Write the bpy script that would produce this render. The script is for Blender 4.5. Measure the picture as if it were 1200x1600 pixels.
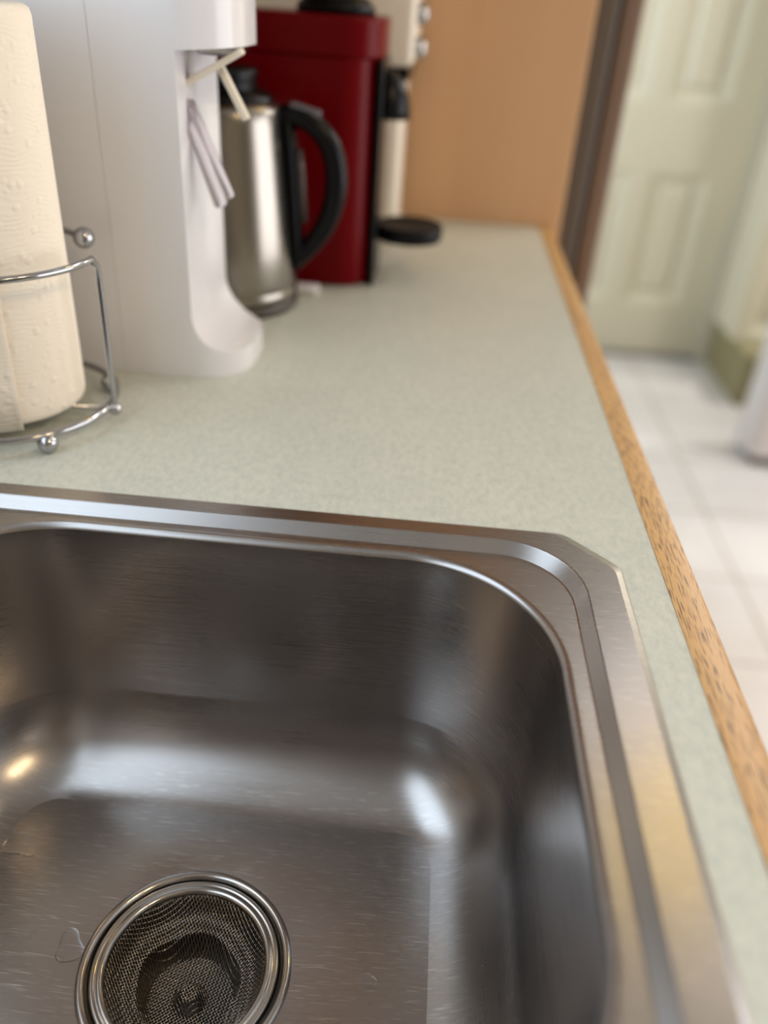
import bpy, bmesh, math, random
from mathutils import Vector, Matrix
random.seed(4)
C = bpy.context.scene
for o in list(bpy.data.objects): bpy.data.objects.remove(o)
PI = math.pi
CT = 0.91            # counter top height; most coordinates below are relative to it

# ------------------------------------------------------------------ camera
def cam_matrix(p, y, r):
    fwd = Vector((math.sin(y)*math.cos(p), math.cos(y)*math.cos(p), -math.sin(p)))
    right = Vector((math.cos(y), -math.sin(y), 0)); up = right.cross(fwd)
    r2 = math.cos(r)*right + math.sin(r)*up; u2 = -math.sin(r)*right + math.cos(r)*up
    return Matrix(((r2.x, u2.x, -fwd.x), (r2.y, u2.y, -fwd.y), (r2.z, u2.z, -fwd.z)))
cd = bpy.data.cameras.new('camera'); cam = bpy.data.objects.new('camera', cd); C.collection.objects.link(cam)
cd.sensor_fit = 'VERTICAL'; cd.sensor_height = 36; cd.sensor_width = 27; cd.lens = 1280/1600*36
cam.matrix_world = Matrix.Translation((0, 0, CT+.28)) @ cam_matrix(.565583848, -.0357774466, .0714183922).to_4x4()
cd.dof.use_dof = True; cd.dof.focus_distance = .475; cd.dof.aperture_fstop = 2.4
cd.clip_start = .01
C.camera = cam

# ------------------------------------------------------------------ light
w = bpy.data.worlds.new('world'); C.world = w; w.use_nodes = True
w.node_tree.nodes['Background'].inputs[0].default_value = (.75, .87, 1, 1)
w.node_tree.nodes['Background'].inputs[1].default_value = 1.0
def area(name, loc, rot, sx, sy, power, col, shape='RECTANGLE', spread=180):
    l = bpy.data.lights.new(name, 'AREA'); l.shape = shape; l.size = sx
    if shape in ('RECTANGLE', 'ELLIPSE'): l.size_y = sy
    l.energy = power; l.color = col; l.spread = math.radians(spread)
    o = bpy.data.objects.new(name, l); C.collection.objects.link(o); o.location = (loc[0], loc[1], loc[2]+CT); o.rotation_euler = rot
    return o
COOL = (.72, .86, 1); WARM = (1, .66, .30); NEUT = (1, .93, .84)
area('window_daylight', (-.47, -.17, .66), (0, -PI/2, 0), .86, 1.22, 6.0, (.70, .85, 1))  # through the window over the sink
area('far_window_daylight', (-.47, 2.6, .30), (0, -PI/2, 0), 1.1, .85, 13, (.78, .90, 1))  # second window beyond the tall appliance
area('room_side_fill', (3.35, .6, .25), (0, PI/2, 0), 2.0, 2.4, 50, (.93, .94, 1))       # fill added from across the room, no opening there
area('ceiling_lamp_warm', (.76, 1.42, 1.49), (0, 0, 0), .12, .12, 1.1, (1, .68, .12), 'DISK')
area('ceiling_lamp_near', (.82, 1.04, 1.49), (0, 0, 0), .13, .13, .35, NEUT, 'DISK')
area('ceiling_lamp_far', (.76, 1.86, 1.49), (0, 0, 0), .22, .22, 1.2, (.93, .93, 1), 'DISK')
area('door_fill_light', (1.9, 1.9, 1.49), (0, 0, 0), .30, .30, 14, (1, .98, .95), 'DISK')  # fill light added to brighten the cream door; no ceiling fitting known there
area('ceiling_lamp_back', (1.15, -.78, 1.49), (0, 0, 0), .16, .3, 6, (1, .74, .42), 'ELLIPSE')
area('ceiling_lamp_corner', (1.25, -.30, 1.49), (0, 0, 0), .16, .3, 6, (1, .74, .42), 'ELLIPSE')
area('hall_lamp', (2.1, 2.75, 1.2), (0, 0, 0), .22, .22, 20, (1, .96, .92), 'DISK')
C.view_settings.view_transform = 'Standard'; C.view_settings.look = 'None'
C.view_settings.gamma = 1; C.view_settings.exposure = 0.32; C.view_settings.use_curve_mapping = False

# ------------------------------------------------------------------ materials
def mat(name, col=(.8, .8, .8), rough=.5, metal=0, spec=.5, coat=0, trans=0, ior=1.45, emit=None):
    m = bpy.data.materials.new(name); m.use_nodes = True
    b = m.node_tree.nodes['Principled BSDF']
    b.inputs['Base Color'].default_value = (*col, 1); b.inputs['Roughness'].default_value = rough
    b.inputs['Metallic'].default_value = metal; b.inputs['Specular IOR Level'].default_value = spec
    b.inputs['Coat Weight'].default_value = coat; b.inputs['Coat Roughness'].default_value = .08
    b.inputs['Transmission Weight'].default_value = trans; b.inputs['IOR'].default_value = ior
    return m
class NT:
    def __init__(s, m): s.t = m.node_tree; s.b = s.t.nodes['Principled BSDF']
    def n(s, typ, **kw):
        x = s.t.nodes.new(typ)
        for k, v in kw.items():
            if k in x.inputs: x.inputs[k].default_value = v
            else: setattr(x, k, v)
        return x
    def l(s, a, b): s.t.links.new(a, b)
    def coords(s, scale=(1, 1, 1), kind='Object', rot=(0, 0, 0)):
        tc = s.n('ShaderNodeTexCoord'); mp = s.n('ShaderNodeMapping')
        mp.inputs['Scale'].default_value = scale; mp.inputs['Rotation'].default_value = rot
        s.l(tc.outputs[kind], mp.inputs[0]); return mp.outputs[0]
    def noise(s, v, scale, detail=3, rough=.5):
        x = s.n('ShaderNodeTexNoise'); x.inputs['Scale'].default_value = scale; x.inputs['Detail'].default_value = detail
        x.inputs['Roughness'].default_value = rough; s.l(v, x.inputs['Vector']); return x.outputs['Fac']
    def ramp(s, f, stops):
        r = s.n('ShaderNodeValToRGB'); e = r.color_ramp.elements
        while len(e) < len(stops): e.new(.5)
        for i, (p, c) in enumerate(stops):
            e[i].position = p; e[i].color = (*c, 1) if len(c) == 3 else c
        s.l(f, r.inputs[0]); return r.outputs[0]
    def mix(s, f, a, b, mode='MIX'):
        x = s.n('ShaderNodeMix'); x.data_type = 'RGBA'; x.blend_type = mode
        for sock, v in ((x.inputs[0], f), (x.inputs[6], a), (x.inputs[7], b)):
            if isinstance(v, (int, float)): sock.default_value = v
            elif isinstance(v, tuple): sock.default_value = (*v, 1)
            else: s.l(v, sock)
        return x.outputs[2]
    def bump(s, h, strength, dist, normal=None):
        x = s.n('ShaderNodeBump'); x.inputs['Strength'].default_value = strength; x.inputs['Distance'].default_value = dist
        s.l(h, x.inputs['Height'])
        if normal: s.l(normal, x.inputs['Normal'])
        return x.outputs[0]
    def math(s, op, a, b=None):
        x = s.n('ShaderNodeMath'); x.operation = op
        for i, v in enumerate((a, b)):
            if v is None: continue
            if isinstance(v, (int, float)): x.inputs[i].default_value = v
            else: s.l(v, x.inputs[i])
        return x.outputs[0]

def steel_mat(name='brushed_steel', col=(.375, .352, .338), rough=.285, scratch=True, streak=(6, 900, 900)):
    m = mat(name, col, rough, 1); t = NT(m); v = t.coords(streak)
    f = t.noise(v, 1.0, 4, .6)
    if scratch:      # brushed across on the flat faces, around on the upright ones
        f2 = t.noise(t.coords((8, 8, 900)), 1.0, 4, .6)
        g0 = t.n('ShaderNodeTexCoord'); s0 = t.n('ShaderNodeSeparateXYZ'); t.l(g0.outputs['Normal'], s0.inputs[0])
        f1 = t.noise(t.coords((6, 900, 6)), 1.0, 4, .6)
        f = t.mix(t.ramp(s0.outputs['Z'], [(.55, (0, 0, 0)), (.95, (1, 1, 1))]), f2, f1)
    blot = t.noise(t.coords((1, 1, 1)), 14, 3)
    r = t.math('MULTIPLY_ADD', f, .10); t.t.nodes[-1].inputs[2].default_value = rough-.09
    r = t.math('ADD', r, t.math('MULTIPLY', blot, .08)); t.l(r, t.b.inputs['Roughness'])
    nrm = t.bump(f, .015, .0001)
    if scratch:
        tot = None
        for k, a in enumerate((.4, 1.3, 2.2, 2.9)):
            sc = t.noise(t.coords((60, 1500, 3), rot=(0, 0, a)), 1.0, 1, .3)
            line = t.ramp(sc, [(0, (0, 0, 0)), (.715, (0, 0, 0)), (.77, (.55, .55, .55))])
            tot = line if tot is None else t.mix(1.0, tot, line, 'ADD')
        gn = t.n('ShaderNodeTexCoord'); sp = t.n('ShaderNodeSeparateXYZ'); t.l(gn.outputs['Normal'], sp.inputs[0])
        tot = t.mix(1.0, tot, t.ramp(sp.outputs['Z'], [(.7, (0, 0, 0)), (.9, (1, 1, 1))]), 'MULTIPLY')
        t.l(t.mix(tot, (col[0], col[1], col[2]), (.70, .68, .66)), t.b.inputs['Base Color'])
        nrm = t.bump(tot, .10, .0002, nrm)
    t.l(nrm, t.b.inputs['Normal'])
    return m
M = {}
M['steel'] = steel_mat()
M['steel_drain'] = steel_mat('drain_steel', (.44, .41, .38), .17, False, (40, 40, 40))
M['wire_steel'] = mat('wire_mesh_steel', (.62, .55, .46), .25, 1)
M['kettle_steel'] = steel_mat('kettle_steel', (.29, .265, .23), .24, False, (300, 300, 4))
M['chrome'] = mat('chrome', (.45, .45, .47), .12, 1)
M['black'] = mat('black_plastic', (.003, .003, .004), .3, spec=.2)
M['black_matte'] = mat('black_matte', (.004, .004, .005), .5, spec=.2)
M['dark'] = mat('cavity_shade', (.02, .016, .012), .6)  # shade inside the steel drain cup, put into the base colour
M['white'] = mat('white_plastic', (.76, .75, .77), .25, coat=.3)
M['white_warm'] = mat('ivory_plastic', (.82, .75, .63), .35)
M['clear'] = mat('frosted_clear_plastic', (.92, .88, .92), .15, trans=.9, ior=1.35)
M['red'] = mat('red_lacquer', (.13, .0002, .002), .3, spec=.12)
M['gauge'] = mat('smoky_plastic', (.10, .08, .08), .15, trans=.3)
M['water'] = mat('water', (1, 1, 1), .0, trans=1, ior=1.33)
M['wall'] = mat('wall_paint', (.50, .46, .38), .7)
M['ceiling'] = mat('ceiling_paint', (.50, .48, .46), .8)
M['cream'] = mat('cream_door_paint', (.64, .60, .46), .35)
M['olive'] = mat('olive_plinth_paint', (.26, .23, .12), .6)  # plain olive of the cupboard plinth
M['white_cab'] = mat('white_cabinet_paint', (.62, .58, .56), .5)
M['fridge'] = mat('grey_brown_panel', (.115, .092, .075), .45)
M['fridge_edge'] = mat('brown_panel', (.20, .135, .095), .5)
M['glass'] = mat('window_glass', (1, 1, 1), 0, trans=1, ior=1.02)

def laminate():
    m = mat('laminate', (.6, .6, .5), .42); t = NT(m)
    a = t.noise(t.coords((1, 1, 1)), 6, 4, .6)
    b = t.noise(t.coords((1, .55, 1)), 230, 4, .7)
    c = t.noise(t.coords((1, .5, 1)), 55, 3, .6)
    base = t.ramp(a, [(.3, (.59, .605, .53)), (.7, (.66, .655, .565))])
    d = t.mix(t.ramp(b, [(.38, (0, 0, 0)), (.66, (1, 1, 1))]), base, (.48, .51, .455))
    d = t.mix(.85, base, d)
    d2 = t.mix(t.ramp(c, [(.45, (0, 0, 0)), (.7, (.35, .35, .35))]), d, (.66, .66, .58))
    t.l(d2, t.b.inputs['Base Color'])
    t.l(t.bump(b, .05, .0005), t.b.inputs['Normal']); return m
M['laminate'] = laminate()
def oak(name, cols, axis='y', pores=True, rough=.42, k=1.0):
    m = mat(name, cols[0], rough); t = NT(m)
    st = {'y': (1, .06, 1), 'z': (1, 1, .06)}[axis]
    g = t.noise(t.coords(st), 60*k, 5, .6)
    g2 = t.noise(t.coords(st), 9*k, 3, .5)
    base = t.ramp(g, [(.3, cols[0]), (.7, cols[1])])
    base = t.mix(t.ramp(g2, [(.35, (0, 0, 0)), (.75, (.6, .6, .6))]), base, cols[2])
    if pores:
        st2 = {'y': (1, .05, 1), 'z': (1, 1, .11)}[axis]
        p = t.noise(t.coords(st2, rot=(0, 0, .06)), 1500*k, 1, .4)
        q = t.noise(t.coords(st2), 110*k, 2, .5)
        pr = t.ramp(t.math('ADD', p, t.math('MULTIPLY', q, .22)), [(.0, (0, 0, 0)), (.66, (0, 0, 0)), (.76, (.85, .85, .85))])
        base = t.mix(pr, base, (.10, .05, .018))
        t.l(t.bump(pr, -.5, .0004), t.b.inputs['Normal'])
    t.l(base, t.b.inputs['Base Color']); return m
M['oak_edge'] = oak('oak_edging', ((.54, .31, .11), (.64, .40, .16), (.54, .28, .11)))
M['oak_panel'] = oak('oak_panel', ((.60, .36, .19), (.67, .415, .225), (.55, .32, .165)), 'z', False, .5, .35)
M['oak_cab'] = oak('oak_cabinet', ((.30, .16, .07), (.36, .2, .09), (.25, .12, .05)), 'z', False, .5, .5)
def paper():
    m = mat('paper', (.86, .78, .66), .95, spec=.1); t = NT(m)
    b = m.node_tree.nodes['Principled BSDF']; b.inputs['Subsurface Weight'].default_value = .0
    uv = t.coords((1, 1, 1))
    a = t.noise(uv, 70, 2, .5)
    wv = t.n('ShaderNodeTexWave'); wv.inputs['Scale'].default_value = 90; wv.inputs['Distortion'].default_value = 14; wv.inputs['Detail'].default_value = 1.5
    wv.inputs['Detail Scale'].default_value = .5; wv.bands_direction = 'Z'; t.l(uv, wv.inputs['Vector'])
    vo = t.n('ShaderNodeTexVoronoi'); vo.inputs['Scale'].default_value = 110; t.l(uv, vo.inputs['Vector'])
    dots = t.ramp(vo.outputs['Distance'], [(.0, (1, 1, 1)), (.35, (0, 0, 0))])
    h = t.math('ADD', t.math('MULTIPLY', wv.outputs['Fac'], .16), t.math('ADD', a, t.math('MULTIPLY', dots, 1.0)))
    t.l(t.bump(h, .55, .0012), t.b.inputs['Normal']); return m
M['paper'] = paper()
def tile():
    m = mat('floor_tile', (.6, .55, .5), .35); t = NT(m); v = t.coords((1, 1, 1))
    br = t.n('ShaderNodeTexBrick'); br.offset = 0; br.squash = 1
    br.inputs['Scale'].default_value = 1; br.inputs['Brick Width'].default_value = .318; br.inputs['Row Height'].default_value = .318
    br.inputs['Mortar Size'].default_value = .006; br.inputs['Mortar Smooth'].default_value = .2; br.inputs['Bias'].default_value = 0
    mp = t.n('ShaderNodeMapping'); mp.inputs['Location'].default_value = (-.835, -1.709, 0); t.l(v, mp.inputs[0]); t.l(mp.outputs[0], br.inputs['Vector'])
    n = t.noise(v, 7, 4, .6)
    tilec = t.ramp(n, [(.3, (.63, .60, .58)), (.7, (.70, .68, .66))])
    t.l(t.mix(br.outputs['Fac'], tilec, (.47, .43, .38)), t.b.inputs['Base Color'])
    t.l(t.bump(br.outputs['Fac'], -.4, .002), t.b.inputs['Normal']); return m
M['tile'] = tile()

# ------------------------------------------------------------------ helpers
def link(o, parent=None):
    C.collection.objects.link(o)
    if parent: o.parent = parent
    return o
def obj(name, bm, m, parent=None, smooth=True, loc=None, sharp=None):
    me = bpy.data.meshes.new(name); bmesh.ops.recalc_face_normals(bm, faces=bm.faces) if bm.faces else None
    bm.to_mesh(me); bm.free(); me.materials.append(m)
    for p in me.polygons: p.use_smooth = smooth
    if smooth and sharp is not None: me.set_sharp_from_angle(angle=math.radians(sharp))
    o = bpy.data.objects.new(name, me)
    if loc: o.location = loc
    return link(o, parent)
def thing(name, label, cat, loc=(0, 0, 0), group=None):
    o = bpy.data.objects.new(name, None); o.empty_display_size = .02; C.collection.objects.link(o)
    o.location = (loc[0], loc[1], loc[2]+CT); o['label'] = label; o['category'] = cat
    if group: o['group'] = group
    return o
def tag(o, label, cat, group=None):
    o['label'] = label; o['category'] = cat
    if group: o['group'] = group
    return o
def struct(name, bm, m, loc=(0, 0, CT), **k):
    o = obj(name, bm, m, None, loc=loc, **k); o['kind'] = 'structure'; return o
def box(bm, x0, x1, y0, y1, z0, z1, bev=0, seg=3):
    r = bmesh.ops.create_cube(bm, size=1)
    vs = r['verts']
    for v in vs: v.co = Vector(((x0+x1)/2+v.co.x*(x1-x0), (y0+y1)/2+v.co.y*(y1-y0), (z0+z1)/2+v.co.z*(z1-z0)))
    if bev:
        es = list({e for v in vs for e in v.link_edges})
        bmesh.ops.bevel(bm, geom=es, offset=bev, segments=seg, profile=.5, affect='EDGES')
    return bm
def bx(*a, **k): return box(bmesh.new(), *a, **k)
def loft(bm, loops, close_start=False, close_end=False, wrap=True):
    vl = [[bm.verts.new(p) for p in lp] for lp in loops]
    n = len(vl[0])
    for a, b in zip(vl, vl[1:]):
        for i in range(n if wrap else n-1):
            j = (i+1) % n
            bm.faces.new((a[i], a[j], b[j], b[i]))
    if close_start: bm.faces.new(vl[0][::-1])
    if close_end: bm.faces.new(vl[-1])
    return vl
def lathe(bm, prof, c=(0, 0), n=64, cs=False, ce=False):
    return loft(bm, [[(c[0]+r*math.cos(2*PI*i/n), c[1]+r*math.sin(2*PI*i/n), z) for i in range(n)] for r, z in prof], cs, ce)
def tube(bm, pts, r, n=10, closed=False, caps=True):
    pts = [Vector(p) for p in pts]; N = len(pts); loops = []
    rr = r if isinstance(r, (list, tuple)) else [r]*N
    prev = None
    for i, p in enumerate(pts):
        if closed: t = pts[(i+1) % N]-pts[i-1]
        else: t = pts[min(i+1, N-1)]-pts[max(i-1, 0)]
        t.normalize()
        if prev is None:
            u = t.orthogonal().normalized()
        else:
            u = (prev - t*prev.dot(t)).normalized()
        prev = u; v = t.cross(u)
        loops.append([p+rr[i]*(math.cos(2*PI*k/n)*u+math.sin(2*PI*k/n)*v) for k in range(n)])
    if closed:
        vl = [[bm.verts.new(q) for q in lp] for lp in loops]
        for i in range(N):
            a, b = vl[i], vl[(i+1) % N]
            # match twist
            s = min(range(n), key=lambda k: (a[0].co-b[k].co).length)
            for k in range(n): bm.faces.new((a[k], a[(k+1) % n], b[(k+1+s) % n], b[(k+s) % n]))
    else:
        loft(bm, loops, caps, caps)
    return bm
def ball(bm, c, r, n=20):
    x = bmesh.ops.create_uvsphere(bm, u_segments=n, v_segments=n//2, radius=r)
    for v in x['verts']: v.co += Vector(c)
    return bm
def bez(p0, p1, p2, p3, n=16):
    P = [Vector(p) for p in (p0, p1, p2, p3)]
    return [(1-t)**3*P[0]+3*(1-t)**2*t*P[1]+3*(1-t)*t*t*P[2]+t**3*P[3] for t in [i/n for i in range(n+1)]]
def extrude(bm, poly, axis, a, b):
    f = {'z': lambda p, h: (p[0], p[1], h), 'y': lambda p, h: (p[0], h, p[1]), 'x': lambda p, h: (h, p[0], p[1])}[axis]
    loft(bm, [[f(p, a) for p in poly], [f(p, b) for p in poly]], True, True); return bm
def rrect(x0, x1, y0, y1, r, n=10):
    r = r if isinstance(r, (list, tuple)) else [r]*4   # +x+y, -x+y, -x-y, +x-y
    out = []
    for (cx, cy, a, q) in ((x1-r[0], y1-r[0], 0, r[0]), (x0+r[1], y1-r[1], PI/2, r[1]), (x0+r[2], y0+r[2], PI, r[2]), (x1-r[3], y0+r[3], 1.5*PI, r[3])):
        for i in range(n+1):
            t = a+PI/2*i/n; out.append((cx+q*math.cos(t), cy+q*math.sin(t)))
    return out
def bevel_mod(o, wd, seg=3, ang=40):
    b = o.modifiers.new('bevel', 'BEVEL'); b.width = wd; b.segments = seg; b.limit_method = 'ANGLE'; b.angle_limit = math.radians(ang)
    b.harden_normals = False; return o

# ------------------------------------------------------------------ room
FZ = -CT
LW = -.46; RW = 3.4; BW = -2.6; DW = 3.24; CZ = 1.52
struct('floor', bx(LW-.1, RW+.1, BW-.1, DW+.1, -.05, 0), M['tile'], loc=(0, 0, 0), smooth=False)
struct('ceiling', bx(LW-.1, RW+.1, BW-.1, DW+.1, CZ, CZ+.05), M['ceiling'], smooth=False)
bm = bmesh.new(); WY0, WY1, WZ0, WZ1 = -.80, .46, .22, 1.10
for a in ((LW-.1, LW, BW, WY0, FZ, CZ), (LW-.1, LW, WY1, 2.17, FZ, CZ), (LW-.1, LW, 3.03, DW, FZ, CZ), (LW-.1, LW, 2.17, 3.03, FZ, -.26), (LW-.1, LW, 2.17, 3.03, .86, CZ), (LW-.1, LW, WY0, WY1, FZ, WZ0), (LW-.1, LW, WY0, WY1, WZ1, CZ)): box(bm, *a)
struct('wall_left', bm, M['wall'], smooth=False)
struct('wall_right', bx(RW, RW+.1, BW, DW, FZ, CZ), M['wall'], smooth=False)
struct('wall_back', bx(LW-.1, RW+.1, BW-.1, BW, FZ, CZ), M['wall'], smooth=False)
bm = bmesh.new()
DX0, DX1, DZ1 = .33, 1.115, 1.13
for a in ((LW-.1, DX0, DW, DW+.1, FZ, CZ), (DX1, RW+.1, DW, DW+.1, FZ, CZ), (DX0, DX1, DW, DW+.1, DZ1, CZ)): box(bm, *a)
struct('wall_far', bm, M['cream'], smooth=False)
# window over the sink
win = struct('window_1', bx(LW-.075, LW-.07, WY0, WY1, WZ0, WZ1), M['glass'], smooth=False)
bm = bmesh.new()
for a in ((WY0, WY1, WZ0, WZ0+.035), (WY0, WY1, WZ1-.035, WZ1), (WY0, WY0+.035, WZ0+.035, WZ1-.035), (WY1-.035, WY1, WZ0+.035, WZ1-.035), ((WY0+WY1)/2-.018, (WY0+WY1)/2+.018, WZ0+.035, WZ1-.035)):
    box(bm, LW-.09, LW-.05, *a)
obj('window_frame', bm, M['white'], win, smooth=False)

win2 = struct('window_2', bx(LW-.075, LW-.07, 2.17, 3.03, -.26, .86), M['glass'], smooth=False)
bm = bmesh.new()
for a in ((2.17, 3.03, -.26, -.225), (2.17, 3.03, .825, .86), (2.17, 2.205, -.225, .825), (2.995, 3.03, -.225, .825)): box(bm, LW-.09, LW-.05, *a)
obj('window_frame', bm, M['white'], win2, smooth=False)

# six panel door
def panel_slab(x0, x1, z0, z1, yf, th, panels, mw=.042, md=.020):
    """door slab facing -y with sunk panels (bevelled moulding, raised field)"""
    bm = bmesh.new()
    xs = sorted({x0, x1, *[p[0] for p in panels], *[p[1] for p in panels]}); zs = sorted({z0, z1, *[p[2] for p in panels], *[p[3] for p in panels]})
    def inside(a, b, c, d): return any(p[0]-1e-6 <= a and b <= p[1]+1e-6 and p[2]-1e-6 <= c and d <= p[3]+1e-6 for p in panels)
    def quad(a, b, c, d): bm.faces.new([bm.verts.new(q) for q in (a, b, c, d)])
    for a, b in zip(xs, xs[1:]):
        for c, d in zip(zs, zs[1:]):
            if not inside(a, b, c, d): quad((a, yf, c), (b, yf, c), (b, yf, d), (a, yf, d))
    for (a, b, c, d) in panels:
        L = []
        for ins, dy in ((0, 0), (mw, md), (mw+.003, md), (mw+.02, .008)):
            L.append([(a+ins, yf+dy, c+ins), (b-ins, yf+dy, c+ins), (b-ins, yf+dy, d-ins), (a+ins, yf+dy, d-ins)])
        loft(bm, L, False, True)
    for q in (((x0, z0), (x1, z0)), ((x1, z0), (x1, z1)), ((x1, z1), (x0, z1)), ((x0, z1), (x0, z0))):
        (a, b), (c, d) = q; quad((a, yf, b), (c, yf, d), (c, yf+th, d), (a, yf+th, b))
    quad((x0, yf+th, z0), (x1, yf+th, z0), (x1, yf+th, z1), (x0, yf+th, z1))
    bmesh.ops.remove_doubles(bm, verts=bm.verts, dist=1e-5); return bm
dp = []
for a, b in ((.47, .695), (.765, .98)):
    dp += [(a, b, -.695, -.215), (a, b, .01, .62), (a, b, .73, 1.0)]
door = struct('door_1', panel_slab(.35, 1.095, FZ+.012, DZ1-.015, DW+.0, .035, dp), M['cream'], smooth=False)
bm = bmesh.new(); lathe(bm, [(.002, 0), (.028, 0), (.028, .006), (.012, .012), (.012, .03), (.026, .04), (.03, .055), (.022, .068), (.003, .07)], cs=True, ce=True, n=24)
k = obj('door_knob', bm, M['chrome'], door); k.rotation_euler = (PI/2, 0, 0); k.location = (.41, DW-.001, .04)
bm = bmesh.new()
for a in ((DX0-.06, DX0+.015, FZ, DZ1+.06), (DX1-.015, DX1+.06, FZ, DZ1+.06), (DX0-.06, DX1+.06, DZ1, DZ1+.07)): box(bm, a[0], a[1], DW-.018, DW+.04, a[2], a[3], .004, 2)
struct('trim_1', bm, M['cream'], smooth=False)
struct('trim_2', bx(DX0+.016, DX1-.016, DW-.02, DW+.06, FZ, FZ+.011), mat('dark_door_strip', (.16, .16, .15), .5), smooth=False)   # thin dark strip under the door

# ------------------------------------------------------------------ worktop with a sink cut-out
def slab_hole(x0, x1, y0, y1, z0, z1, hx0, hx1, hy0, hy1):
    bm = bmesh.new(); xs = [x0, hx0, hx1, x1]; ys = [y0, hy0, hy1, y1]
    for i in range(3):
        for j in range(3):
            if (i, j) == (1, 1): continue
            box(bm, xs[i], xs[i+1], ys[j], ys[j+1], z0, z1)
    bmesh.ops.remove_doubles(bm, verts=bm.verts, dist=1e-6)
    seen = {}
    for f in list(bm.faces):
        key = tuple(sorted(v.index for v in f.verts))
    bm.verts.index_update()
    for f in list(bm.faces):
        key = tuple(sorted(v.index for v in f.verts)); seen.setdefault(key, []).append(f)
    bmesh.ops.delete(bm, geom=[f for g in seen.values() if len(g) > 1 for f in g], context='FACES_ONLY')
    return bm
PY = 1.262      # face of the tall oak panel
SX0, SX1, SY0, SY1 = -.431, .128, -.405, .4335      # sink outer
ctr = thing('worktop', 'pale green-grey mottled laminate worktop running from the sink to the oak panel', 'worktop')
obj('laminate_top', slab_hole(LW+.002, .152, -1.2, PY-.001, -.038, 0, SX0+.014, SX1-.016, SY0+.014, SY1-.014), M['laminate'], ctr, smooth=False)
bm = bmesh.new(); poly = [(.1521, -.038), (.170, -.038), (.174, -.034), (.1745, -.006), (.1725, -.0022), (.169, -.0004), (.1521, 0.0004)]
extrude(bm, poly, 'y', -1.2, PY-.001)
tag0 = obj('oak_edging', bm, M['oak_edge'], ctr, smooth=True, sharp=30); tag0['label'] = 'golden oak strip with dark open pores along the front edge'
bm = bmesh.new()
for a in ((LW+.002, .13, -1.2, -1.18, FZ+.1, -.039), (LW+.002, .13, PY-.03, PY-.002, FZ+.1, -.039), (.112, .13, -1.18, PY-.03, FZ+.1, -.039), (LW+.002, .112, -1.18, PY-.03, FZ+.1, FZ+.12), (LW+.002, .07, -1.2, PY-.002, FZ, FZ+.1)): box(bm, *a)
tag(obj('base_cabinet', bm, M['oak_cab'], None, smooth=False, loc=(0, 0, CT)), 'oak base cabinet run under the pale laminate worktop', 'cabinet')

# tall oak end panel beyond the worktop and the dark appliance next to it
bm = bx(LW+.002, .184, PY+.0005, 1.30, FZ, 1.35, .002, 2)
tag(obj('cabinet_end_panel', bm, M['oak_panel'], None, smooth=False, loc=(0, 0, CT)), 'tall plain honey oak panel closing the far end of the worktop', 'cabinet panel')
fr = thing('refrigerator', 'dark grey-brown tall slab side just right of the oak panel, left of the cream door', 'refrigerator', (0, 0, FZ))
obj('body', bx(-.44, .222, 1.312, 1.98, .0, 1.80, .006, 2), M['fridge'], fr, smooth=False)
obj('door', bx(.226, .256, 1.318, 1.97, .03, 1.79, .008, 3), M['fridge_edge'], fr, smooth=False)

# unseen cabinet block added above the frame to darken the steel's reflections
bm = bx(LW+.002, -.14, .62, PY-.002, .47, 1.25, .003, 2)
uc = tag(obj('unseen_dark_cabinet', bm, M['oak_cab'], None, smooth=False, loc=(0, 0, CT)), 'unseen oak block added above the worktop as a dark reflection for the steel', 'cabinet')

# ------------------------------------------------------------------ sink
sink = thing('kitchen_sink', 'brushed stainless steel drop-in kitchen sink with stepped rim and clipped corner', 'sink')
ZT, ZL = .0032, -.0035
def rr_loop(cx, cy, hx, hy, r, z, n=240):
    """rounded rectangle sampled by angle from its centre"""
    out = []
    for i in range(n):
        a = 2*PI*i/n; dx, dy = math.cos(a), math.sin(a)
        ax, ay = abs(dx), abs(dy)
        t = min(hx/ax if ax > 1e-9 else 1e9, hy/ay if ay > 1e-9 else 1e9)
        px, py = ax*t, ay*t
        kx, ky = hx-r, hy-r
        if px > kx and py > ky:
            b = ax*kx+ay*ky; c = kx*kx+ky*ky-r*r; t = b+math.sqrt(max(b*b-c, 0))
        out.append((cx+dx*t, cy+dy*t, z))
    return out
bm = bmesh.new()
# outer edge: octagonal corners, bevelled down to the worktop
def oct_loop(ins, z):
    c = .0305+ins*.4; x0, x1, y0, y1 = SX0+ins, SX1-ins, SY0+ins, SY1-ins
    pts = []
    for (ax, ay, bx_, by_) in ((x1, y1-c, x1-c, y1), (x0+c, y1, x0, y1-c), (x0, y0+c, x0+c, y0), (x1-c, y0, x1, y0+c)):
        A, B = Vector((ax, ay, z)), Vector((bx_, by_, z)); d = (B-A).normalized()
        pts += [A, B]
    # soften each corner of the octagon
    out = []; n = len(pts)
    for i in range(n):
        p, a, b = pts[i], pts[i-1], pts[(i+1) % n]
        u, v = (a-p).normalized()*.006, (b-p).normalized()*.006
        for t in (0, .25, .5, .75, 1): out.append((1-t)**2*(p+u)+2*(1-t)*t*p+t*t*(p+v))
    return out
ol = loft(bm, [oct_loop(*q) for q in ((0, 0.0002), (.0006, .0010), (.0040, .0028), (.0048, ZT), (.0056, ZT))])
def edges_of(vs): return [bm.edges.get((vs[i], vs[(i+1) % len(vs)])) for i in range(len(vs))]
RX0, RX1, RY0, RY1 = -.335, .1045, -.388, .4175      # top of the step
rc = ((RX0+RX1)/2, (RY0+RY1)/2); rh = ((RX1-RX0)/2, (RY1-RY0)/2)
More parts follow.
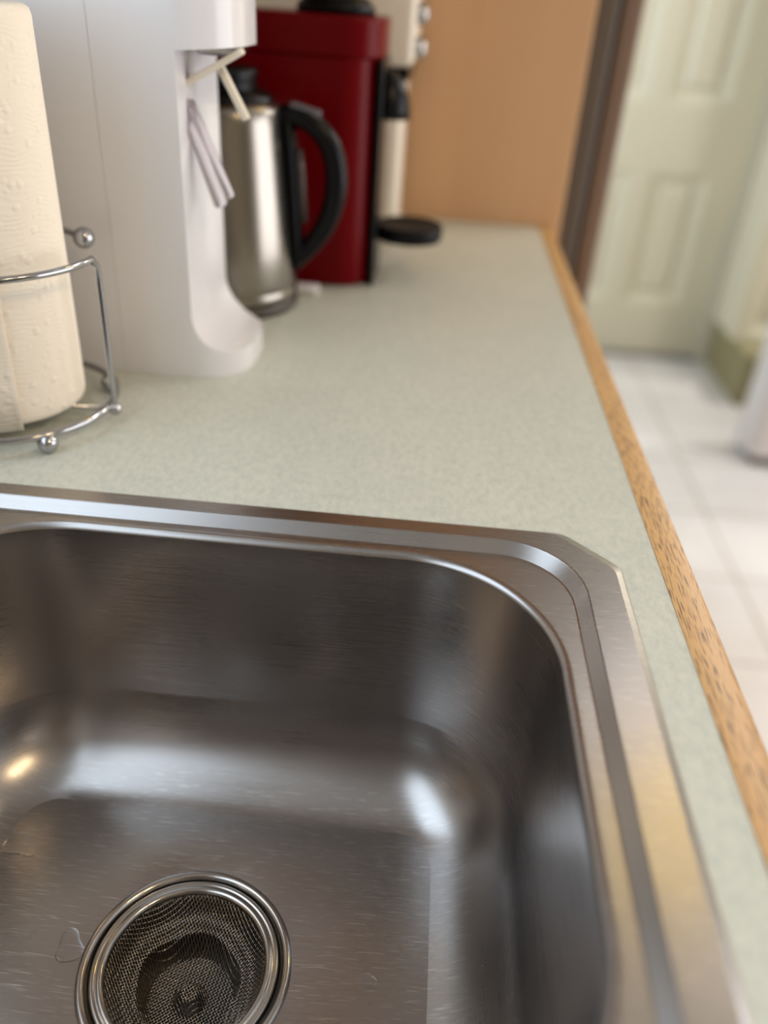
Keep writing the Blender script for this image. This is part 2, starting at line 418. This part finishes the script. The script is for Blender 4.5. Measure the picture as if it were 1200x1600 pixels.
prof = [(-.0008, ZT), (0, ZT), (.0006, ZT-.0003), (.0012, ZT-.0010), (.0060, ZL+.0010), (.0067, ZL+.0003), (.0075, ZL), (.0083, ZL)]
rl = loft(bm, [rr_loop(rc[0], rc[1], rh[0]-i, rh[1]-i, .048-i*.5, z, 400) for i, z in prof])
bmesh.ops.triangle_fill(bm, use_beauty=True, edges=edges_of(ol[-1])+edges_of(rl[0]))
DC = (-.102, .245)
def bowl(cx, cy, hx, hy, dc, R=.088):
    D = .187; rf = .054; pf = [(-.0052, ZL), (-.0044, ZL)]
    lr = .0052
    for i in range(0, 15):
        a = PI/2*i/15*.98; pf.append((-.0040+lr*math.sin(a), ZL-lr*(1-math.cos(a))))
    z0 = ZL-lr; i0 = pf[-1][0]
    for k in range(1, 9): t = k/8; pf.append((i0+.006*t, z0+(-D+rf-z0)*t))
    i1 = pf[-1][0]
    # pressed fillet: creased against the wall at the far/near sides, against the floor at the left/right sides
    def fil(a0, a1, rx):
        A0, A1 = math.radians(a0), math.radians(a1); out = []
        c0, s0, c1, s1 = math.cos(A0), math.sin(A0), math.cos(A1), math.sin(A1)
        for k in range(1, 17):
            a = A0+(A1-A0)*k/16; out.append((i1+rx*(c0-math.cos(a))/(c0-c1), -D+rf-rf*(math.sin(a)-s0)/(s1-s0)))
        return out
    pa, pb = pf+fil(18, 89, rf), pf+fil(3, 72, .044)
    loops = []
    for (ia, za), (ib, zb_) in zip(pa, pb):
        La = rr_loop(cx, cy, hx-ia, hy-ia, max(R-ia*1.15, .012), za); Lb = rr_loop(cx, cy, hx-ib, hy-ib, max(R-ib*1.15, .012), zb_)
        row = []
        for p, q in zip(La, Lb):
            th = math.atan2(abs(p[1]-cy)/hy, abs(p[0]-cx)/hx); t = min(max((th-math.radians(30))/math.radians(30), 0), 1); t = t*t*(3-2*t)
            row.append(tuple(q[m]*(1-t)+p[m]*t for m in range(3)))
        loops.append(row)
    last = loops[-1]; n = len(last); circ = []
    rd = .0575
    for p in last:
        a = math.atan2(p[1]-dc[1], p[0]-dc[0]); circ.append((dc[0]+rd*math.cos(a), dc[1]+rd*math.sin(a)))
    for k in range(1, 11):
        t = k/10
        loops.append([(p[0]*(1-t)+c[0]*t, p[1]*(1-t)+c[1]*t, -D-.0035*t*t) for p, c in zip(last, circ)])
    return loft(bm, loops)
b1 = bowl(-.100, .2445, .1855, .1575, DC)
b2 = bowl(-.100, -.215, .1855, .1575, (-.1, -.215))
bmesh.ops.triangle_fill(bm, use_beauty=True, edges=edges_of(rl[-1])+edges_of(b1[0])+edges_of(b2[0]))
sk = obj('basin', bm, M['steel'], sink)
sk.data.set_sharp_from_angle(angle=math.radians(9.5))

# drain fittings (part of the sink): polished flange and cup with inner shade put into its colour
def drain(dc, hide=False):
    bm = bmesh.new(); z = -.1905
    lathe(bm, [(.0595, z+.0002), (.0588, z+.0016), (.0570, z+.0024), (.0552, z+.0016), (.0540, z-.0005), (.0530, z-.0022), (.0515, z-.0026), (.0500, z-.003), (.0488, z-.007), (.0486, z-.010)], c=dc, n=96)
    d = obj('drain_flange', bm, M['steel_drain'], sink)
    bm = bmesh.new(); lathe(bm, [(.0490, z-.0098), (.0480, z-.020), (.045, z-.050), (.040, z-.0605), (.030, z-.0607), (.028, z-.075), (.001, z-.075)], c=dc, n=48, ce=True)
    lathe(bm, [(.0075, z-.0600), (.0075, z-.044), (.004, z-.042), (.0005, z-.042)], c=dc, n=24, ce=True)
    obj('drain_cup', bm, M['dark'], sink)
drain(DC); drain((-.1, -.215))

# mesh strainer sitting in the drain: woven wire cloth under a rolled rim
st = thing('sink_strainer', 'fine woven wire mesh strainer basket with shiny rim sitting in the sink drain', 'strainer', (DC[0], DC[1], -.190))
bm = bmesh.new()
lathe(bm, [(.0440, -.0010), (.0446, .0012), (.0462, .0024), (.0478, .0020), (.0486, .0008), (.0494, .0012), (.0506, .0018), (.0518, .0010), (.0520, -.0010), (.0500, -.0016), (.0470, -.0006), (.0448, -.0022), (.0440, -.0010)], n=120)
obj('rim', bm, M['steel_drain'], st)
def sstep(a, b, x):
    t = min(max((x-a)/(b-a), 0), 1); return t*t*(3-2*t)
def basket(x, y):
    r = math.hypot(x, y); th = math.atan2(y, x)
    z = -.001-.012*sstep(.045, .036, r)**.8
    z -= .004*sstep(.036, .031, r)
    wob = .0007*math.sin(5*th+.6)*sstep(.02, .03, r)
    z -= .020*sstep(.030+wob, .0245+wob, r)
    z += .010*sstep(.0105, .004, r) - .0015*sstep(.004, 0, r)
    return z+wob
bm = bmesh.new(); pitch = .00155; rw = .00019; RM = .0446; ang = math.radians(38)
ca, sa = math.cos(ang), math.sin(ang); K = int(RM/pitch)
for fam in (0, 1):
    for i in range(-K, K+1):
        u = i*pitch; L = math.sqrt(RM*RM-u*u); m0 = int(L/(pitch/2)); pts = []
        if m0 < 2: continue
        for j in range(-m0, m0+1):
            v = j*pitch/2
            a, b = (u, v) if fam == 0 else (v, u)
            off = (.00028 if (j % 4 == 0) else -.00028 if (j % 4 == 2) else 0)*(1 if (i+fam) % 2 else -1)
            if fam == 1: off = -off if False else off
            x, y = ca*a-sa*b, sa*a+ca*b
            pts.append((x, y, basket(x, y)+off))
        tube(bm, pts, rw, 4, caps=False)
obj('wire_mesh', bm, M['wire_steel'], st)

# water
from mathutils.bvhtree import BVHTree
tree = BVHTree.FromPolygons([v.co for v in sk.data.vertices], [list(p.vertices) for p in sk.data.polygons])
def floor_at(x, y): return tree.ray_cast(Vector((x, y, -.05)), Vector((0, 0, -1)))[0].z
def blob(name, cx, cy, pts, h, label, zf=-.1868):
    bm = bmesh.new(); n = 40; loops = []
    def rad(a):
        return sum(A*math.cos(k*a+p) for A, k, p in pts)
    for s, z in ((1, 0), (.99, .12), (.96, .35), (.90, .62), (.8, .83), (.65, .95), (.4, 1.0), (.05, 1.0)):
        loops.append([(s*rad(2*PI*i/n)*math.cos(2*PI*i/n), s*rad(2*PI*i/n)*math.sin(2*PI*i/n), z*h) for i in range(n)])
    loops = [[(x, y, z+floor_at(cx+x, cy+y)-zf-.00002) for x, y, z in lp] for lp in loops]
    loft(bm, loops, False, True)
    o = obj(name, bm, M['water'], None, loc=(cx, cy, CT+zf)); tag(o, label, 'water drop'); return o
blob('water_drop', -.224, .307, [(.0095, 0, 0), (.0028, 2, .3), (.001, 3, 1)], .0007, 'oval water drop on the sink floor at the left photo edge')
blob('water_drop', -.170, .249, [(.0085, 0, 0), (.0016, 2, 2.4), (.0012, 3, .5)], .0006, 'squarish water drop touching the left side of the drain flange')
blob('water_drop', .001, .247, [(.0045, 0, 0), (.001, 2, 1)], .0004, 'small faint water drop on the sink floor right of the drain')
blob('water_smear', .001, .318, [(.0075, 0, 0), (.0035, 2, 1.9), (.001, 3, 0)], .00025, 'long thin water smear on the sink floor beyond the drain')

# ------------------------------------------------------------------ paper towel stand and roll
TC = (-.298, .533); TR = .0735
tw = thing('paper_towel_holder', 'chrome wire paper towel holder with ball feet and curved guard arm', 'paper towel holder', (TC[0], TC[1], 0))
def circ(r, z, a0=0, a1=2*PI, n=72, closed=True):
    m = n if closed else n+1
    return [(r*math.cos(a0+(a1-a0)*i/n), r*math.sin(a0+(a1-a0)*i/n), z) for i in range(m)]
zb = .0130
bm = bmesh.new(); tube(bm, circ(TR, zb), .0026, 10, closed=True); obj('base_ring', bm, M['chrome'], tw)
for a in (0, PI/2):
    bm = bmesh.new(); tube(bm, [(TR*math.cos(a), TR*math.sin(a), zb-.004), (-TR*math.cos(a), -TR*math.sin(a), zb-.004)], .0022, 10); obj('cross_bar', bm, M['chrome'], tw)
for a in (-48, 42, 132, 222):
    bm = bmesh.new(); A = math.radians(a); ball(bm, (TR*math.cos(A), TR*math.sin(A), .0070), .0070); obj('ball_foot', bm, M['chrome'], tw)
bm = bmesh.new(); tube(bm, [(0, 0, zb-.003), (0, 0, .295)], .003, 10); ball(bm, (0, 0, .298), .009); obj('centre_post', bm, M['chrome'], tw)
AR = .0765; zt = .1175
sstep_ = lambda t: min(max(t, 0), 1)
bm = bmesh.new(); pts = [(AR, 0, .009)]+[(AR, 0, .009+(zt-.014)*i/8) for i in range(1, 9)]
pts += [(AR, -.0016, zt-.0018), (AR, -.0045, zt)]
pts += [(AR*math.cos(-a), AR*math.sin(-a), zt+.003-.0065*sstep_(a-4.4)) for a in [.09+.06*i for i in range(88)]]
tube(bm, pts, .0023, 10); ball(bm, (AR, 0, .010), .0052); ball(bm, pts[-1], .0078); obj('guard_arm', bm, M['chrome'], tw)

roll = thing('paper_towel_roll', 'white embossed paper towel roll standing on the chrome holder', 'paper towel roll', (TC[0]-.002, TC[1]-.002, .0135))
RR = .0545; HR = .2475
bm = bmesh.new()
pr = [(.0215, 0), (RR-.004, 0), (RR-.001, .002), (RR, .006)]+[(RR, .006+(HR-.012)*i/40) for i in range(1, 40)]+[(RR, HR-.006), (RR-.001, HR-.002), (RR-.004, HR), (.0215, HR), (.0215, 0)]
lathe(bm, pr, n=128); o = obj('roll_sheets', bm, M['paper'], roll)
bm = bmesh.new(); lathe(bm, [(.021, -.0005), (.021, HR+.0005), (.0195, HR+.0005), (.0195, -.0005), (.021, -.0005)], n=48); obj('cardboard_core', bm, mat('cardboard', (.35, .24, .14), .9), roll)
# loose flap end
bm = bmesh.new(); L = []
for k in range(14):
    a = math.radians(-100+k*3.5); r = RR+.0008+(.0012 if k == 13 else .0)+.0004*k/13
    L.append([(r*math.cos(a), r*math.sin(a), z) for z in (-.0015, .03, .08, .13, .18, HR)])
loft(bm, L, wrap=False); o = obj('loose_sheet', bm, M['paper'], roll)
s = o.modifiers.new('thickness', 'SOLIDIFY'); s.thickness = .0008; s.offset = 1

# ------------------------------------------------------------------ white water carbonator
dis = thing('sparkling_water_maker', 'tall white plastic sparkling water maker with open bottle bay and curved foot', 'water maker')
foot = rrect(-.335, -.1455, .6225, .738, [.045, .03, .03, .042], 14)
def eval_mesh(o):
    dg = bpy.context.evaluated_depsgraph_get(); me = bpy.data.meshes.new_from_object(o.evaluated_get(dg)); return me
bm = bmesh.new(); extrude(bm, foot, 'z', 0, .42); body = obj('body', bm, M['white'], dis, smooth=False)
# cutter: bay profile in XZ
xf = -.1865; R0 = .032; zb0 = .020
cp = [(-.08, zb0-.004)]+[(-.150, zb0)]
for i in range(11):
    t = i/10; a = -PI/2-PI/2*t; cp.append((xf+R0+R0*math.cos(a), zb0+R0+R0*math.sin(a)))
cp += [(xf, .2375), (-.08, .2455)]
bm = bmesh.new(); extrude(bm, cp, 'y', .55, .80)
box(bm, -.2450, -.2443, .60, .6230, .0, .5)
cut = obj('cutter', bm, M['white'], None, smooth=False, loc=(0, 0, CT))
mod = body.modifiers.new('b', 'BOOLEAN'); mod.object = cut; mod.operation = 'DIFFERENCE'; mod.solver = 'EXACT'
bpy.context.view_layer.update()
me = eval_mesh(body); body.modifiers.clear(); body.data = me; bpy.data.objects.remove(cut)
for p in me.polygons: p.use_smooth = True
me.set_sharp_from_angle(angle=math.radians(32))
bevel_mod(body, .0022, 3, 50)
# parts in the bay
def bar(p, q, w, h, m, name, parent, bev=.0015):
    p, q = Vector(p), Vector(q); d = q-p; L = d.length
    bm = bx(-w/2, w/2, -h/2, h/2, 0, L, bev)
    o = obj(name, bm, m, parent, smooth=True, sharp=40); o.location = p; o.rotation_euler = d.to_track_quat('Z', 'Y').to_euler(); return o
o = obj('nozzle_block', bx(-.180, -.150, .655, .695, .2335, .2405, .002), M['chrome'], dis, smooth=False)
bar((-.1945, .652, .2115), (-.1455, .652, .2385), .010, .0045, M['white_warm'], 'lever_arm', dis)
bar((-.1665, .665, .228), (-.1470, .665, .1925), .007, .0055, M['white_warm'], 'lever_arm', dis)
bar((-.1900, .650, .205), (-.1650, .650, .132), .012, .009, M['clear'], 'spray_tube', dis, .003)
bar((-.1860, .650, .205), (-.1580, .650, .139), .006, .007, M['clear'], 'spray_tube', dis, .002)

# ------------------------------------------------------------------ electric kettle
KC = (-.2035, .825)
ke = thing('electric_kettle', 'brushed steel electric kettle with black loop handle behind the white water maker', 'kettle', (KC[0], KC[1], 0))
bm = bmesh.new(); lathe(bm, [(.066, 0), (.0685, .002), (.0690, .008), (.0675, .011), (.03, .012)], n=72, cs=True, ce=True); obj('power_base', bm, mat('dark_base_ring', (.09, .08, .07), .35, .6), ke)
bm = bmesh.new(); lathe(bm, [(.02, .0125), (.0665, .0125), (.0678, .0145), (.0678, .020), (.0655, .0225), (.0668, .0245), (.0672, .030), (.0655, .06), (.0625, .10), (.0590, .14), (.0560, .170), (.0545, .180), (.0520, .1855), (.046, .188)], n=96, cs=True); obj('body', bm, M['kettle_steel'], ke)
bm = bmesh.new(); lathe(bm, [(.0455, .186), (.045, .192), (.040, .196), (.022, .198), (.020, .2)], n=64, ce=True); lathe(bm, [(.031, .1975), (.031, .206), (.033, .212), (.031, .2145), (.002, .215)], n=32, ce=True); obj('lid', bm, M['black'], ke)
bm = bmesh.new(); extrude(bm, [(-.050, .150), (-.079, .186), (-.076, .189), (-.046, .184)], 'y', -.013, .013); bevel_mod(obj('spout', bm, M['kettle_steel'], ke, smooth=False), .003)
def strap(pts, w, h, name, m, parent):
    """flat-oval strap in the XZ plane following pts"""
    bm = bmesh.new(); loops = []; P = [Vector(p) for p in pts]; n = 14
    for i, p in enumerate(P):
        t = (P[min(i+1, len(P)-1)]-P[max(i-1, 0)]).normalized(); u = Vector((0, 1, 0)); v = t.cross(u)
        hh = h[i] if isinstance(h, list) else h
        loops.append([p+u*(w/2)*math.cos(2*PI*k/n)+v*(hh/2)*math.sin(2*PI*k/n) for k in range(n)])
    loft(bm, loops, True, True); return obj(name, bm, m, parent)
hp = bez((.048, 0, .176), (.075, 0, .186), (.108, 0, .165), (.106, 0, .120), 16)+bez((.106, 0, .120), (.104, 0, .085), (.085, 0, .062), (.067, 0, .047), 16)[1:]
hd = strap(hp, .022, [.022-.004*abs(i-16)/16 for i in range(len(hp))], 'handle', M['black'], ke)
strap([(.0595, 0, .182), (.0620, 0, .150), (.0660, 0, .10), (.0690, 0, .06), (.0685, 0, .040)], .024, .012, 'handle_mount', M['black'], ke)
strap([(.0705, -.004, .150), (.0735, -.004, .12), (.0765, -.004, .085)], .010, .0075, 'water_gauge', M['gauge'], ke)
bar((.062, 0, .187), (.090, 0, .1805), .014, .006, mat('smoky_button', (.12, .12, .13), .3), 'lid_button', ke)

tag(obj('scoop_lid', bx(-.150, -.118, .858, .876, 0, .009, .003), M['white'], None, loc=(0, 0, CT), smooth=True, sharp=40), 'small flat white plastic piece lying between kettle and red coffee machine', 'plastic piece')

# ------------------------------------------------------------------ red capsule coffee machine
RC = thing('red_coffee_machine', 'dark red coffee machine with black spout and round black cup tray', 'coffee machine', (-.003, -.010, 0))
bm = bmesh.new(); fp = rrect(-.245, -.0665, .905, 1.03, [.02, .03, .03, .036], 12); extrude(bm, fp, 'z', .003, .2222)
obj('body', bm, M['red'], RC, smooth=True, sharp=40)
bm = bmesh.new(); fp = rrect(-.245, -.0618, .905, 1.03, [.022, .03, .03, .036], 12); extrude(bm, fp, 'z', .2224, .258)
bevel_mod(obj('head', bm, M['red'], RC, smooth=True, sharp=40), .003)
obj('front_panel', bx(-.0664, -.0605, .918, 1.018, .0, .2222, .002), M['black'], RC, smooth=False)
bm = bmesh.new(); lathe(bm, [(.040, .2585), (.039, .265), (.032, .272), (.02, .276), (.001, .2765)], c=(-.115, .967), n=48, cs=True); obj('lid', bm, M['black'], RC)
bm = bmesh.new()      # spout: quarter dome, flat underneath
L = []
for k in range(9):
    a = PI/2*k/8; r = .026*math.cos(a)+.0005; z = .167+.046*math.sin(a)
    L.append([(-.0600+r*1.02*math.sin(PI*i/16), .966+r*.95*math.cos(PI*i/16)*1.0, z) for i in range(17)])
loft(bm, L, True, True, wrap=True); obj('spout', bm, M['black'], RC)
bm = bmesh.new(); lathe(bm, [(.030, .040), (.037, .042), (.0385, .048), (.0385, .055), (.0365, .0585), (.034, .057), (.002, .0565)], c=(-.026, .975), n=56, cs=True, ce=True); obj('cup_tray', bm, M['black_matte'], RC)
obj('tray_arm', bx(-.0603, -.050, .955, .995, .041, .055, .002), M['black_matte'], RC, smooth=False)

# ------------------------------------------------------------------ cream machine behind it
CMn = thing('cream_coffee_maker', 'cream coffee maker standing behind the red machine against the oak panel', 'coffee maker')
obj('column', bx(-.20, -.052, 1.10, 1.24, .012, .19, .008), M['white_warm'], CMn, smooth=True)
obj('head', bx(-.25, -.042, 1.09, 1.245, .205, .34, .010), M['white_warm'], CMn, smooth=True)
obj('collar', bx(-.20, -.047, 1.10, 1.24, .19, .205, .002), M['black'], CMn, smooth=False)
obj('foot', bx(-.21, -.048, 1.09, 1.245, 0, .0118, .004), M['white_warm'], CMn, smooth=True)
for z in (.225, .26):
    bm = bmesh.new(); lathe(bm, [(.012, 0), (.012, .008), (.009, .012), (.001, .0125)], n=24, ce=True)
    k = obj('dial', bm, M['chrome'], CMn); k.location = (-.042, 1.12, z); k.rotation_euler = (0, PI/2, 0)

# ------------------------------------------------------------------ far right: cream cupboard and white peninsula end
cp_ = thing('cream_cupboard', 'cream panelled cupboard on an olive plinth right of the cream door', 'cupboard', (0, 0, 0))
pl = [(1.165, 1.62, -.695, -.235), (1.165, 1.62, -.13, .50)]
obj('panelled_front', panel_slab(1.12, 1.68, -.72, .80, 2.96, .25, pl), M['cream'], cp_, smooth=False)
obj('plinth', bx(1.135, 1.68, 2.80, 3.20, FZ, -.721), M['olive'], cp_, smooth=False)
pn = thing('peninsula_cabinet', 'white peninsula cabinet end at the right photo edge standing on the tiled floor', 'cabinet', (0, 0, 0))
bm = bmesh.new(); extrude(bm, rrect(1.035, 1.95, 2.33, 2.50, [.01, .035, .035, .01], 8), 'z', FZ+.035, -.02); obj('body', bm, M['white_cab'], pn, smooth=True, sharp=40)
obj('kick_board', bx(1.06, 1.93, 2.35, 2.48, FZ, FZ+.0345), mat('dark_kick', (.06, .04, .03), .6), pn, smooth=False)
obj('countertop', bx(1.015, 1.97, 2.31, 2.52, -.019, .015, .004), M['laminate'], pn, smooth=False)
